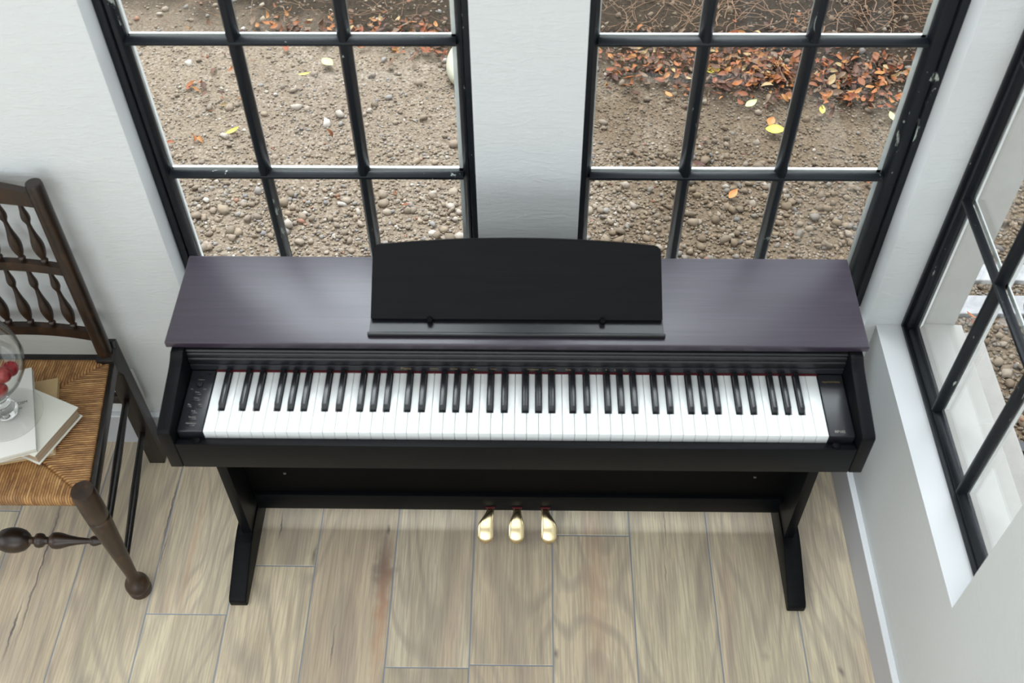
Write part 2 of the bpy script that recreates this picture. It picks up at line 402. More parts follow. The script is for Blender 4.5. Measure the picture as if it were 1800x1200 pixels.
STONEC = simple('cream_stone', (.40, .38, .29), .6)

# ------------------------------------------------------------------ room shell
XW, XO, YO = .864, 1.05, .186           # right wall inner/outer face, back wall outer face
ZS, ZT = .5014, 2.45                    # window opening bottom / top
LX0, LX1, RX0, RX1 = -.7935, -.0864, .133, .8365
YJ = -.7357
CEIL = 3.3; XL, YR = -3.6, -4.6
# floor: plank tiles on a grout bed
bm = BM()
xs = [-.111 + .2018*k for k in range(-18, 6)]
joint = {3: [-.2967], 1: [-.6583], 0: [], -1: [-.6583], -2: [], -3: [-.3924], -4: [-.5279]}
LEN = 1.2
for k, x0 in zip(range(-18, 6), xs):
    x1 = min(x0+.2018, XW)
    if x0 >= XW-.001: continue
    base = {-1: -.6583, -3: -.3924, -2: .35, 0: .55, 1: -.2967, -4: -.5279, 2: .42, 3: .2, 4: .1, -5: .05}.get(k, (k*.377) % 1.2)
    j = base
    while j > YR: j -= LEN
    lo = YR
    cuts = [YR]
    while j < 0:
        if j > YR+.02: cuts.append(j)
        j += LEN
    cuts.append(0)
    for a, b in zip(cuts, cuts[1:]):
        g = .0016
        add_box(bm, x0+g, x1-g, a+g, b-g, -.012, 0.0, bev=.0008, seg=1)
nf = len(bm.faces)
add_box(bm, XL, XW, YR, 0, -.05, -.0012)
bm.faces.ensure_lookup_table()
for f in bm.faces:
    if max(e.co.x for e in f.verts)-min(e.co.x for e in f.verts) > 1 or f.calc_center_median().z < -.0122: f.material_index = 1
bmesh.ops.recalc_face_normals(bm, faces=bm.faces[:])
me = bpy.data.meshes.new('floor'); bm.to_mesh(me); bm.free()
fl = link_mesh('floor', me, [FLOOR, GROUT]); fl['kind'] = 'structure'

def wall_grid(bm, axis, xs_, zs_, t0, t1, skip):
    """solid boxes for every cell that is not an opening; merged into one shell"""
    for i in range(len(xs_)-1):
        for k in range(len(zs_)-1):
            if (i, k) in skip: continue
            a = (xs_[i], xs_[i+1]); z = (zs_[k], zs_[k+1])
            if axis == 'y': add_box(bm, a[0], a[1], t0, t1, *z)
            else: add_box(bm, t0, t1, a[0], a[1], *z)
    bmesh.ops.remove_doubles(bm, verts=bm.verts, dist=1e-5)
    # drop internal doubled faces
    seen = {}
    for f in bm.faces:
        key = tuple(sorted(v.index for v in f.verts)); seen.setdefault(key, []).append(f)
    dead = [f for fs in seen.values() if len(fs) > 1 for f in fs]
    bmesh.ops.delete(bm, geom=dead, context='FACES_ONLY')
bm = BM(); wall_grid(bm, 'y', [XL-.186, LX0, LX1, RX0, RX1, XO], [-.3, ZS, ZT, CEIL], 0, YO, {(1, 1), (3, 1)})
# outside faces get the exterior render
wb = struct('wall_back', bm, [WALL, EXTR, REVEAL])
def ext_assign(o, test):
    me = o.data
    for p in me.polygons:
        c = o.location + p.center
        if test(c, p.normal): p.material_index = 1
ext_assign(wb, lambda c, nn: c.y > YO-.001 or c.x > XO-.001)
for p in wb.data.polygons:
    if abs(p.normal.x) > .9 and 0 < (wb.location+p.center).y < YO-.01 and abs((wb.location+p.center).x) < .85: p.material_index = 2
bm = BM(); wall_grid(bm, 'x', [YR-.186, YJ, 0], [-.3, ZS, ZT, CEIL], XW, XO, {(1, 1)})
wr = struct('wall_right', bm, [WALL, EXTR]); ext_assign(wr, lambda c, nn: c.x > XO-.001)
bm = BM(); add_box(bm, XL-.186, XL, YR-.186, 0, -.3, CEIL); struct('wall_left', bm, WALL)
bm = BM(); wall_grid(bm, 'y', [XL, -2.6, .2, XW], [-.3, .9, 2.6, CEIL], YR-.186, YR, {(1, 1)}); struct('wall_rear', bm, WALL)
bm = BM(); add_box(bm, XL-.186, XO, YR-.186, YO, CEIL, CEIL+.15); struct('ceiling', bm, WALL)
# the far jamb of the right opening, outside its frame, is the same cream render
bm = BM(); add_box(bm, .962, 1.0502, -.0012, 0, ZS-.02, ZT); struct('trim_1', bm, EXTR)
# sills
def slab(name, pts, axis, a0, a1, m, bev=.002): bm = BM(); add_prism(bm, pts, axis, a0, a1, bev); return struct(name, bm, m)
slab('trim_2', [(XW-.0009, ZS-.006), (XW-.0009, ZS+.0008), (.93, ZS+.0015), (.93, ZS-.006)], 'y', YJ, -.0005, SILLM, 0)
for nm, a, b in (('trim_3', LX0, LX1), ('trim_4', RX0, RX1)):
    slab(nm, [(-.0009, ZS-.004), (-.0009, ZS+.0008), (.062, ZS+.0015), (.062, ZS-.004)], 'x', a, b, SILLM, 0)
# exterior sill of the right window: sloped bed, then a lower stone lip
slab('trim_5', [(.961, ZS+.0004), (.961, ZS+.009), (1.066, ZS+.003), (1.068, ZS+.001), (1.068, ZS-.03), (1.0505, ZS-.03), (1.0505, ZS+.0004)], 'y', YJ, -.0013, EXTB, .002)
slab('trim_6', [(1.0505, ZS-.10), (1.0505, ZS-.032), (1.069, ZS-.032), (1.069, ZS-.010), (1.115, ZS-.016), (1.121, ZS-.022), (1.121, ZS-.10)], 'y', YJ-.05, -.012, EXTS, .003)
slab('trim_7', [(.095, ZS+.0004), (.095, ZS+.009), (.20, ZS+.002), (.22, ZS-.006), (.22, ZS-.04), (.1865, ZS-.04), (.1865, ZS+.0004)], 'x', LX0+.002, LX1-.002, EXTR, .002)
slab('trim_8', [(.095, ZS+.0004), (.095, ZS+.009), (.20, ZS+.002), (.22, ZS-.006), (.22, ZS-.04), (.1865, ZS-.04), (.1865, ZS+.0004)], 'x', RX0+.002, RX1-.002, EXTR, .002)
# baseboards (face + top bead, its sky light painted pale)
def baseboard(name, horizontal, a0, a1):
    bm = BM(); h, t = .1228, .0148
    if horizontal: add_box(bm, a0, a1, -t, 0, 0, h-.006)
    else: add_box(bm, XW-t, XW, a0, a1, 0, h-.006)
    nf = len(bm.faces)
    if horizontal: add_box(bm, a0, a1, -t-.0006, 0, h-.006, h, bev=.0015)
    else: add_box(bm, XW-t-.0006, XW, a0, a1, h-.006, h, bev=.0015)
    bm.faces.ensure_lookup_table()
    for f in bm.faces:
        if min(v.co.z for v in f.verts) > h-.0062 and (f.calc_center_median().z > h-.0059): f.material_index = 1
    return struct(name, bm, [BASEM, BASET])
baseboard('baseboard_back', True, XL, XW-.0154)
baseboard('baseboard_right', False, YR, -.0001)

# ------------------------------------------------------------------ windows
def trap_bar(bm, axis, cen, half_front, half_back, y0, y1, a0, a1):
    """glazing bar: narrow nose at y0, full width at y1; axis 'z' = vertical bar at x=cen, 'x' = horizontal bar at z=cen"""
    if axis == 'z':
        add_prism(bm, [(cen-half_front, y0), (cen+half_front, y0), (cen+half_back, y0+(y1-y0)*.72), (cen+half_back, y1), (cen-half_back, y1), (cen-half_back, y0+(y1-y0)*.72)], 'z', a0, a1, .0012, 1)
    else:
        add_prism(bm, [(y0, cen-half_front), (y0, cen+half_front), (y0+(y1-y0)*.72, cen+half_back), (y1, cen+half_back), (y1, cen-half_back), (y0+(y1-y0)*.72, cen-half_back)], 'x', a0, a1, .0012, 1)
def window(name, x0, x1, vbars, hbars, inL, inR, label, rotate=None, slim=False):
    """built in x (along wall) / y (depth, inside is -y); rotate maps it to the right wall"""
    W = thing(name, (0, 0, 0), label, 'window'); W['kind'] = 'structure'
    zb, zt = ZS+.002, ZT-.002
    yf, yg = .0, .022         # nose of frame / glass plane, measured from frame face
    def fin(nm, bm, m, parent=W, smooth=None):
        bmesh.ops.transform(bm, matrix=rotate, verts=bm.verts)
        return obj(nm, bm, m, parent, smooth)
    ib = .016 if slim else .045
    fo = .010 if slim else .0165; hw = .0078 if slim else .0132; hh = .0065 if slim else .0085
    bm = BM()   # outer fixed frame
    for a, b in ((x0+.0005, x0+fo), (x1-fo, x1-.0005)): add_box(bm, a, b, -.004, .034, zb, zt, .002)
    add_box(bm, x0+fo, x1-fo, -.004, .034, zb, zb+.010, .002); add_box(bm, x0+fo, x1-fo, -.004, .034, zt-.016, zt, .002)
    fin('window_frame', bm, FRAME, smooth=40)
    bm = BM()   # sash with bevelled inner edge
    for a, b, s in ((x0+fo+.001, inL, 1), (inR, x1-fo-.001, -1)):
        pl = [(a, .004), (b, .004), (b, .024), (a, .024)]
        if s == 1: pl = [(a, .004), (b-.008, .004), (b, .014), (b, .022), (a, .022)]
        else: pl = [(a+.008, .004), (b, .004), (b, .022), (a, .022), (a, .014)]
        add_prism(bm, pl, 'z', zb+.011, zt-.017, .0012, 1)
    add_prism(bm, [(.004, zb+.011), (.004, zb+.011+ib-.008), (.014, zb+.011+ib), (.022, zb+.011+ib), (.022, zb+.011)], 'x', inL-.001, inR+.001, .0012, 1)
    add_prism(bm, [(.004, zt-.017), (.004, zt-.017-ib+.008), (.014, zt-.017-ib), (.022, zt-.017-ib), (.022, zt-.017)], 'x', inL-.001, inR+.001, .0012, 1)
    fin('sash', bm, FRAME, smooth=40)
    for xb in vbars:
        bm = BM(); trap_bar(bm, 'z', xb, hw*.45, hw, .0, yg, zb+.011+ib-.006, zt-.05); fin('muntin', bm, FRAME, smooth=40)
    for zc in hbars:
        bm = BM(); trap_bar(bm, 'x', zc, .0035, hh, -.001, yg-.006, inL-.001, inR+.001); fin('muntin', bm, FRAME, smooth=40)
    # outside glazing putty around every light
    bm = BM()
    def vputty(xc, hw, s0=None):
        add_prism(bm, [(xc-hw, yg+.003), (xc+hw, yg+.003), (xc+hw*.55, yg+.013), (xc-hw*.55, yg+.013)], 'z', zb+.03, zt-.03)
    for xb in vbars: vputty(xb, hw*1.02)
    for xb, s, ex in ((inL, 1, .003), (inR, -1, .009)):
        add_prism(bm, [(xb+s*ex, yg+.003), (xb-s*.03, yg+.003), (xb-s*.03, yg+.013), (xb-s*.006, yg+.013)], 'z', zb+.03, zt-.03)
    for zc in hbars:
        add_prism(bm, [(yg+.003, zc+hh-.001), (yg+.003, zc-hh), (yg+(.008 if slim else .016), zc-hh), (yg+(.008 if slim else .016), zc+.002)], 'x', inL, inR)
    fin('putty_line', bm, PUTTY)
    zed = [zb+.011+ib] + list(hbars) + [zt-.017-ib]; xed = [inL] + list(vbars) + [inR]
    for i in range(len(xed)-1):
        for k in range(len(zed)-1):
            bm = BM(); add_box(bm, xed[i]-.0, xed[i+1]+.0, yg, yg+.0025, zed[k], zed[k+1])
            # old glass: slight tilt so each light mirrors a little differently
            fin('window_pane', bm, PANE)
    return W
T1 = Matrix.Translation((0, .060, 0))
hb = [.569+0*1, .908, 1.247, 1.586, 1.925, 2.264]
hb = [.908, 1.247, 1.586, 1.925]
window('window_1', LX0, LX1, [-.551, -.335], hb, -.757, -.118, 'tall black framed window behind the piano, the one nearer the rush chair', T1)
window('window_2', RX0, RX1, [.363, .570], hb, .157, .787, 'tall black framed window behind the piano, the one nearer the room corner', T1)
# right wall: x_local = -y_world, y_local = x_world-.9256
T2 = Matrix(((0, 1, 0, .9256), (-1, 0, 0, 0), (0, 0, 1, 0), (0, 0, 0, 1)))
window('window_3', .001, -YJ-.001, [.270, .484], [.935, 1.279, 1.62, 1.95], .034, .702, 'black framed window in the side wall with a deep white sill', T2, slim=True)

# ------------------------------------------------------------------ outdoors
ZG = -.10
def ground_h(x, y): return 0
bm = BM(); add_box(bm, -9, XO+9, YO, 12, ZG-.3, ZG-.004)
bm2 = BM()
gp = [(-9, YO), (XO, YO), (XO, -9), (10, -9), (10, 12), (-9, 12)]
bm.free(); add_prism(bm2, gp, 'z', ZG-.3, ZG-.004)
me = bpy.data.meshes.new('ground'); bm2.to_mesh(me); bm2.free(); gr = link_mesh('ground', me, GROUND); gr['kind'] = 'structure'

def ico(sub, jitter, seed):
    b = BM(); bmesh.ops.create_icosphere(b, subdivisions=sub, radius=1)
    rs = np.random.default_rng(seed); b.verts.ensure_lookup_table()
    V = np.array([v.co[:] for v in b.verts]); V *= (1+rs.normal(0, jitter, (len(V), 1))); V += rs.normal(0, jitter*.6, V.shape)
    F = np.array([[v.index for v in f.verts] for f in b.faces]); b.free(); return V, F
def scatter(name, pos, size, flat, templ, m, smooth=True):
    Vs, Fs = [], []; off = 0
    n_ = len(pos)
    ang = rng.uniform(0, 2*np.pi, (n_, 3)); ang[:, :2] = rng.normal(0, .35, (n_, 2))
    for i in range(n_):
        V, F = templ[i % len(templ)]
        s = size[i]*np.array([1, rng.uniform(.62, 1), flat*rng.uniform(.7, 1.2)])
        E_ = np.array(Euler(ang[i]).to_matrix())
        Vs.append((V*s) @ E_.T + pos[i]); Fs.append(F+off); off += len(V)
    V = np.concatenate(Vs); F = np.concatenate(Fs)
    me = bpy.data.meshes.new(name); me.vertices.add(len(V)); me.vertices.foreach_set('co', V.ravel())
    me.loops.add(F.size); me.loops.foreach_set('vertex_index', F.ravel())
    me.polygons.add(len(F)); me.polygons.foreach_set('loop_start', np.arange(0, F.size, F.shape[1])); me.polygons.foreach_set('loop_total', np.full(len(F), F.shape[1]))
    if smooth: me.polygons.foreach_set('use_smooth', np.ones(len(F), bool))
    me.update(calc_edges=True); me.validate()
    return link_mesh(name, me, m)
templ = [ico(1, .20, s) for s in range(12)]; templ2 = [ico(2, .07, s+20) for s in range(6)]
def stones_xy(nn, keep):
    out = []
    while len(out) < nn:
        x = rng.uniform(-1.9, 2.2); y = rng.uniform(-.75, 2.75)
        if x < XO+.02 and y < YO+.25: continue
        if keep(x, y): out.append((x, y))
    return np.array(out)
def near(x, y): return y < 1.25+.12*math.sin(3*x) or x > 1.25 and y < .9
allP, allS = [], []
def dens(x, y):
    d = 1.0
    if y > 1.15: d = .72
    if y > 1.75: d = .40
    if y > 2.0: d = .12
    return rng.uniform() < d
P1 = stones_xy(34000, dens); S1 = rng.uniform(.0032, .0078, len(P1))*np.where(P1[:, 1] > 1.4, .85, 1.05)
P2 = stones_xy(7600, lambda x, y: rng.uniform() < (.9 if near(x, y) else .13)); S2 = rng.gamma(5, .0021, len(P2)).clip(.006, .021)
P3 = stones_xy(110, lambda x, y: near(x, y)); S3 = rng.uniform(.017, .026, len(P3))
XY = np.concatenate([P1, P2, P3]); SZ = np.concatenate([S1, S2, S3])
# coarser stones beside the side window
m_ = (XY[:, 0] > 1.12) & (XY[:, 1] < .65); SZ = np.where(m_, SZ*1.15, SZ)
Z = ZG - .004 + SZ*rng.uniform(.05, .5, len(SZ))
# not on the pavers or the grate
ok = ~((XY[:, 0] > 1.33) & (((XY[:, 1] > .555) & (XY[:, 1] < .645)) | ((XY[:, 1] > .70) & (XY[:, 1] < .785))))
gd = (XY[:, 0]-1.42)*math.cos(R(-42)) + (XY[:, 1]+.19)*math.sin(R(-42))
ok &= ~((XY[:, 0] > 1.05) & (XY[:, 0] < 1.8) & (XY[:, 1] < -(XY[:, 0]-1.40)*.85+.02) & (XY[:, 1] > -.6))
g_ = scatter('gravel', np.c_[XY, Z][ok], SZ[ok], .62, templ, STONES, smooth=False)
tag(g_, 'loose tan and grey gravel covering the ground outside the windows', 'gravel', kind='stuff')

# pavers beside the column
for i, (ya, yb) in enumerate(((.56, .64), (.705, .78))):
    o = box('concrete_paver', (1.36, 2.3, ya, yb, ZG-.03, ZG+.012), PAVE, None, .004)
    tag(o, ['pale concrete paving strip outside the side window, the nearer of two', 'pale concrete paving strip outside the side window, the farther of two'][i], 'paver', 'concrete strips in the gravel')
# dark slatted grate, partly hidden by the outer sill
gt = thing('floor_grate', (1.43, -.19, ZG), 'black slatted metal grate lying on gravel below the side window', 'grate'); gt.rotation_euler = (0, 0, R(-42))
bpy.context.view_layer.update()
def gbox(nm, d):
    bm = BM(); add_box(bm, *d, bev=.003); c0 = Vector(((d[0]+d[1])/2, (d[2]+d[3])/2, (d[4]+d[5])/2))
    bmesh.ops.translate(bm, verts=bm.verts, vec=-c0); me = bpy.data.meshes.new(nm); bm.to_mesh(me); bm.free()
    o = link_mesh(nm, me, GRATE, gt); o.location = c0; return o
gbox('rim', (-.24, .34, .155, .185, 0, .035)); gbox('rim', (-.24, .34, -.185, -.155, 0, .035)); gbox('rim', (-.27, -.24, -.185, .185, 0, .035)); gbox('rim', (.34, .37, -.185, .185, 0, .035))
for k in range(19): gbox('slat', (-.232+k*.0305, -.214+k*.0305, -.155, .155, .006, .026))

# leaves
def leaf_mesh(L, Wd, curl):
    n_ = 7; V = []; F = []
    for i in range(n_):
        t = i/(n_-1); w = Wd*math.sin(math.pi*min(max(t, .02), .98))**.75*(1-.25*t)*.5
        z = curl*L*(t-.5)**2*2
        V += [((t-.5)*L, -w, z+w*.5), ((t-.5)*L, 0, z), ((t-.5)*L, w, z+w*.5)]
    for i in range(n_-1):
        a = i*3; F += [(a, a+3, a+4, a+1), (a+1, a+4, a+5, a+2)]
    return np.array(V), np.array(F)
ltempl = [leaf_mesh(1, .5, .35), leaf_mesh(1, .38, .7), leaf_mesh(1, .62, .15), leaf_mesh(1, .45, -.3)]
LP = []
def leafpatch(nn, cx, cy, sx, sy):
    for _ in range(nn): LP.append((rng.normal(cx, sx), rng.normal(cy, sy)))
leafpatch(230, .47, 1.90, .13, .085); leafpatch(520, .88, 1.86, .15, .10); leafpatch(360, 1.24, 1.78, .18, .10); leafpatch(60, 1.5, 1.76, .12, .1)
leafpatch(130, -.55, 2.12, .18, .06); leafpatch(90, -.35, 1.98, .1, .06); leafpatch(60, -.95, 2.1, .15, .05); leafpatch(26, -1.25, 1.75, .1, .2)
leafpatch(30, .6, 1.72, .3, .06); leafpatch(26, .4, 1.3, 1.0, .3); leafpatch(18, 1.7, .5, .3, .3)
LP = np.array(LP); LS = rng.uniform(.024, .050, len(LP))
Zl = ZG+.006+rng.uniform(0, .022, len(LP))
Vs = []; Fs = []; off = 0
for i in range(len(LP)):
    V, F = ltempl[i % 4]; E_ = np.array(Euler((rng.normal(0, .35), rng.normal(0, .3), rng.uniform(0, 6.28))).to_matrix())
    Vs.append((V*LS[i]) @ E_.T + [LP[i, 0], LP[i, 1], Zl[i]]); Fs.append(F+off); off += len(V)
V = np.concatenate(Vs); F = np.concatenate(Fs)
me = bpy.data.meshes.new('fallen_leaves'); me.from_pydata(V.tolist(), [], F.tolist()); me.polygons.foreach_set('use_smooth', np.ones(len(F), bool)); me.update()
fo = link_mesh('fallen_leaves', me, LEAF); tag(fo, 'drift of dry orange and brown leaves along the soil bed outside', 'leaves', kind='stuff')
# single leaves one can point to
def one_leaf(x, y, L, mat, rz, label, wd=.6, nm='leaf'):
    V, F = leaf_mesh(L, L*wd, .25); me = bpy.data.meshes.new(nm); me.from_pydata(V.tolist(), [], F.tolist())
    me.polygons.foreach_set('use_smooth', np.ones(len(F), bool)); me.update()
    o = link_mesh(nm, me, mat); o.location = (x, y, ZG+.016); o.rotation_euler = (R(6), R(-8), rz); tag(o, label, 'leaf', 'bright single leaves on the gravel')
one_leaf(-.776, 1.86, .075, GLEAF, R(-50), 'pale green leaf on bare gravel, seen through the window nearer the chair')
one_leaf(-.86, 1.79, .05, YLEAF, R(5), 'narrow yellowish leaf just below the pale green leaf', .3)
one_leaf(-1.08, 1.44, .055, YLEAF, R(35), 'small curled golden leaf seen through the middle row near the chair', .4)
one_leaf(.744, 1.814, .052, YLEAF, R(0), 'round yellow leaf at the edge of the orange leaf drift', .8)
one_leaf(.865, 1.611, .055, GLEAF, R(35), 'pale yellow-green leaf lying below the middle of the leaf drift')
one_leaf(.935, 1.452, .072, YLEAF, R(-15), 'large bright yellow leaf alone on the gravel', .75)
one_leaf(.925, 1.505, .045, OLEAF, R(60), 'small orange leaf touching above the large bright yellow leaf', .8)
one_leaf(.737, 1.105, .05, OLEAF, R(50), 'rust and yellow leaf near the lower row of the corner window')
one_leaf(1.127, 1.575, .045, YLEAF, R(80), 'thin yellow leaf in the corner window beyond its muntin')
one_leaf(1.38, 1.535, .05, GLEAF, R(100), 'pale leaf beside the stile of the corner window')
one_leaf(.558, 1.665, .045, OLEAF, R(-60), 'tan orange leaf below the near end of the leaf drift', .5)
# pale rounded boulder at the edge of the pier
bm = BM(); bmesh.ops.create_icosphere(bm, subdivisions=4, radius=1)
for v in bm.verts:
    v.co = Vector((v.co.x*.06, v.co.y*.13, v.co.z*.05)); v.co += Vector((-.245, 1.84, ZG+.03))
tag(obj('boulder', bm, STONEC, smooth=60), 'smooth cream boulder half hidden by the pier between the windows', 'boulder')
# roots and dry stalks on the soil bed
bm = BM()
def wig(x, y, L, a, r=.0016, rise=.03):
    p = Vector((x, y, ZG+.004)); n_ = 6
    for i in range(n_):
        a += random.uniform(-.5, .5); q = p + Vector((math.cos(a)*L/n_, math.sin(a)*L/n_, random.uniform(-.3, .5)*rise)); q.z = max(q.z, ZG+.003)
        add_tube(bm, p, q, r*(1-i/n_*.5), seg=4); p = q
for _ in range(230): wig(random.uniform(.25, 1.9), random.gauss(2.22, .12), random.uniform(.08, .28), random.uniform(0, 6.28), random.uniform(.0007, .0018), .05)
for _ in range(60): wig(random.uniform(-1.5, -.2), random.gauss(2.25, .1), random.uniform(.06, .2), random.uniform(0, 6.28), random.uniform(.0006, .0014))
for _ in range(40): wig(random.uniform(.3, 1.6), random.gauss(1.75, .15), random.uniform(.04, .12), random.uniform(0, 6.28), .0009)
me = bpy.data.meshes.new('dry_roots'); bm.to_mesh(me); bm.free(); ro = link_mesh('dry_roots', me, TWIG)
tag(ro, 'tangle of thin dry roots and stalks on the dark soil bed', 'roots', kind='stuff')
# the timber posts that rise from the soil bed
n = N('weathered_timber'); c = n.coord(); n.base(n.ramp(n.noise(n.mapping(c, (20, 20, 3)), 1, 4), [(.3, (.10, .075, .055)), (.7, (.22, .17, .125))])); n.rough(.8); TIMB = n.m

# ------------------------------------------------------------------ digital piano
PI_ = thing('digital_piano', (0, -.31, 0), 'dark rosewood digital piano standing below the windows with its keyboard open', 'piano')
xa, xi = .689, .6632
prof = [(-.524, .657), (-.524, .7700), (-.5215, .7755), (-.516, .7780), (-.384, .8020), (-.370, .8062), (-.3585, .8125), (-.3555, .8145), (-.113, .8145), (-.113, .657)]
for s in (-1, 1):
    bm = BM(); add_prism(bm, prof, 'x', min(s*xi, s*xa), max(s*xi, s*xa), .0018, 2); obj('side_panel', bm, WOOD, PI_, 35)
    bm = BM(); add_box(bm, min(s*.6705, s*.6945), max(s*.6705, s*.6945), -.343, -.125, .075, .6568, .0015); obj('leg', bm, WOOD, PI_, 35)
    fp = [(-.5055, .004), (-.5055, .024), (-.499, .032), (-.37, .074), (-.335, .08), (-.10, .08), (-.10, 0), (-.500, 0)]
    bm = BM(); add_prism(bm, fp, 'x', min(s*.6675, s*.7110), max(s*.6675, s*.7110), .004, 3); obj('foot', bm, WOOD, PI_, 35)
# lid
bm = BM(); add_box(bm, -.6998, .6998, -.3435, -.101, .8146, .8302, .0025, 3); obj('lid', bm, LID, PI_, 35)
# key bed
bm = BM(); add_box(bm, -xi+.0006, xi-.0006, -.50, -.113, .662, .715); obj('keybed', bm, MATTE, PI_)
bm = BM(); add_prism(bm, [(-.5235, .657), (-.5235, .7365), (-.5035, .7285), (-.5035, .657)], 'x', -xi+.0008, xi-.0008, .0014, 2); ks = obj('key_slip', bm, WOOD, PI_, 35)
for x in (-.6227, .6243):
    bm = BM(); add_lathe(bm, [(.0078, .7310), (.0078, .7362), (.0066, .7370), (0, .7371)], 24, Matrix.Translation((x, -.5135, 0))); obj('rubber_stop', bm, MATTE, ks, 40)
# fallboard: grooved cover front and printed name strip
bm = BM()
cov = [(-.300, .8145), (-.3395, .8140), (-.3400, .8105), (-.3350, .8095), (-.3350, .8075), (-.3425, .8070), (-.3445, .8040), (-.3430, .7990), (-.3425, .7970), (-.3450, .7950), (-.3462, .7900),
       (-.3450, .7860), (-.3445, .7840), (-.3470, .7815), (-.3480, .7740), (-.3470, .7685), (-.3400, .7680), (-.3400, .7655), (-.300, .7650)]
add_prism(bm, cov, 'x', -xi+.001, xi-.001); fb = obj('key_cover', bm, BLACKP, PI_, 25)
bm = BM(); add_prism(bm, [(-.3445, .7490), (-.3475, .7500), (-.3475, .7640), (-.3455, .7649), (-.300, .7649), (-.300, .716), (-.3405, .716)], 'x', -xi+.001, xi-.001); ns = obj('name_strip', bm, PANEL, PI_, 35)
bm = BM(); add_box(bm, -.612, .612, -.3495, -.3425, .735, .7457, .0006); obj('felt_strip', bm, FELT, PI_)
def text(parent, s, loc, size, rot, m, name='lettering', ext=.0002):
    c = bpy.data.curves.new('t', 'FONT'); c.body = s; c.size = size; c.extrude = ext; c.align_x = 'CENTER'; c.align_y = 'CENTER'; c.resolution_u = 3
    t = bpy.data.objects.new('t', c); COL.objects.link(t); dg = bpy.context.evaluated_depsgraph_get()
    me = bpy.data.meshes.new_from_object(t.evaluated_get(dg)); bpy.data.objects.remove(t)
    me.materials.clear(); o = link_mesh(name, me, m, parent)
    off = Vector(); p = parent
    while p is not None: off += p.location; p = p.parent
    o.location = Vector(loc)-off; o.rotation_euler = rot; return o
V90 = (R(90), 0, 0)
for s, x, sz in (('Piano', -.2225, .010), ('E.Piano', -.165, .0055), ('Strings', -.125, .0055), ('Organ', -.085, .0055), ('Voice', -.045, .0055), ('Transpose', .035, .0055), ('Tempo', .075, .0055), ('Song', .107, .0055),
                 ('1', .130, .006), ('2', .148, .006), ('3', .166, .006), ('4', .184, .006), ('5', .202, .006), ('6', .220, .006), ('7', .238, .006)):
    text(ns, s, (x, -.3477, .7575), sz, V90, GOLD)
# end blocks
for s in (-1, 1):
    x0, x1 = (.6125, .6612) if s > 0 else (-.6612, -.6125)
    bm = BM(); add_prism(bm, [(-.4975, .700), (-.4975, .7430), (-.4955, .7455), (-.3485, .7475), (-.3485, .700)], 'x', x0, x1, .0006, 1)
    eb = obj('end_block', bm, PANEL, PI_, 35)
    if s > 0:
        text(eb, 'SuperNATURAL', (.637, -.367, .7478), .0052, (0, 0, 0), GOLD); text(eb, 'RP102', (.6335, -.488, .7463), .0078, (0, 0, 0), PRINT)
    else:
        for bx, by, w, lab in ((-.6375, -.4850, .0175, 'Metronome'), (-.6380, -.4700, .0175, 'Function'), (-.6390, -.4550, .0170, 'Song'), (-.6500, -.4395, .0105, 'Play'), (-.6285, -.4395, .0105, 'Rec'), (-.6385, -.4235, .0175, 'Other'), (-.6395, -.4090, .0165, 'Piano')):
            zt_ = .7455+(by+.4955)*.0136
            bm = BM(); add_box(bm, bx-w/2, bx+w/2, by-.0026, by+.0026, zt_-.002, zt_+.0009, .0005); obj('button', bm, BLACKP, eb, 35)
            text(eb, lab, (bx, by+.0056, zt_+.0002), .0042, (0, 0, 0), PRINT)
        bm = BM(); add_lathe(bm, [(.0065, .745), (.0065, .7515), (.0058, .7522), (0, .7523)], 24, Matrix.Translation((-.638, -.385, 0))); obj('volume_knob', bm, BLACKP, eb, 40)
        text(eb, 'Volume', (-.638, -.372, .7475), .0042, (0, 0, 0), PRINT); text(eb, 'Min', (-.652, -.396, .7473), .0036, (0, 0, 0), PRINT); text(eb, 'Max', (-.626, -.396, .7473), .0036, (0, 0, 0), PRINT)
        bm = BM(); add_box(bm, -.6265, -.6195, -.3605, -.3560, .7465, .7482, .0005); obj('power_button', bm, BLACKP, eb, 35)
# keys: 52 white, 36 black, A0..C8
pw = 1.222/52; notes = []
wh = 0; blacks = []
names = ['A', 'A#', 'B', 'C', 'C#', 'D', 'D#', 'E', 'F', 'F#', 'G', 'G#']
boff = {'C#': -.0025, 'D#': .0025, 'F#': -.003, 'G#': 0, 'A#': .003}
whites = []
for i in range(88):
    nm = names[i % 12]
    if '#' in nm: blacks.append((-.611+wh*pw+boff[nm], nm))
    else: whites.append((wh, nm)); wh += 1
BW = .0115/2+.0012
bxs = [b[0] for b in blacks]
for k, nm in whites:
    x0 = -.611+k*pw+.00045; x1 = -.611+(k+1)*pw-.00045
    yF, yM, yB = -.4975, -.4478, -.3497
    xl = x0; xr = x1
    for bx in bxs:
        if abs(bx-(x0)) < .008: xl = bx+BW
        if abs(bx-(x1)) < .008: xr = bx-BW
    pl = [(x0, yF), (x1, yF), (x1, yM), (xr, yM), (xr, yB), (xl, yB), (xl, yM), (x0, yM)]
    q = []
    for p in pl:
        if not q or (abs(p[0]-q[-1][0]) > 1e-6 or abs(p[1]-q[-1][1]) > 1e-6): q.append(p)
    bm = BM(); add_prism(bm, q, 'z', .722, .7451)
    ed = [e for e in bm.edges if all(v.co.z > .745 for v in e.verts)]
    bmesh.ops.bevel(bm, geom=ed, offset=.0008, segments=2, affect='EDGES', profile=.5)
    obj('white_key', bm, IVORY, PI_, 40)
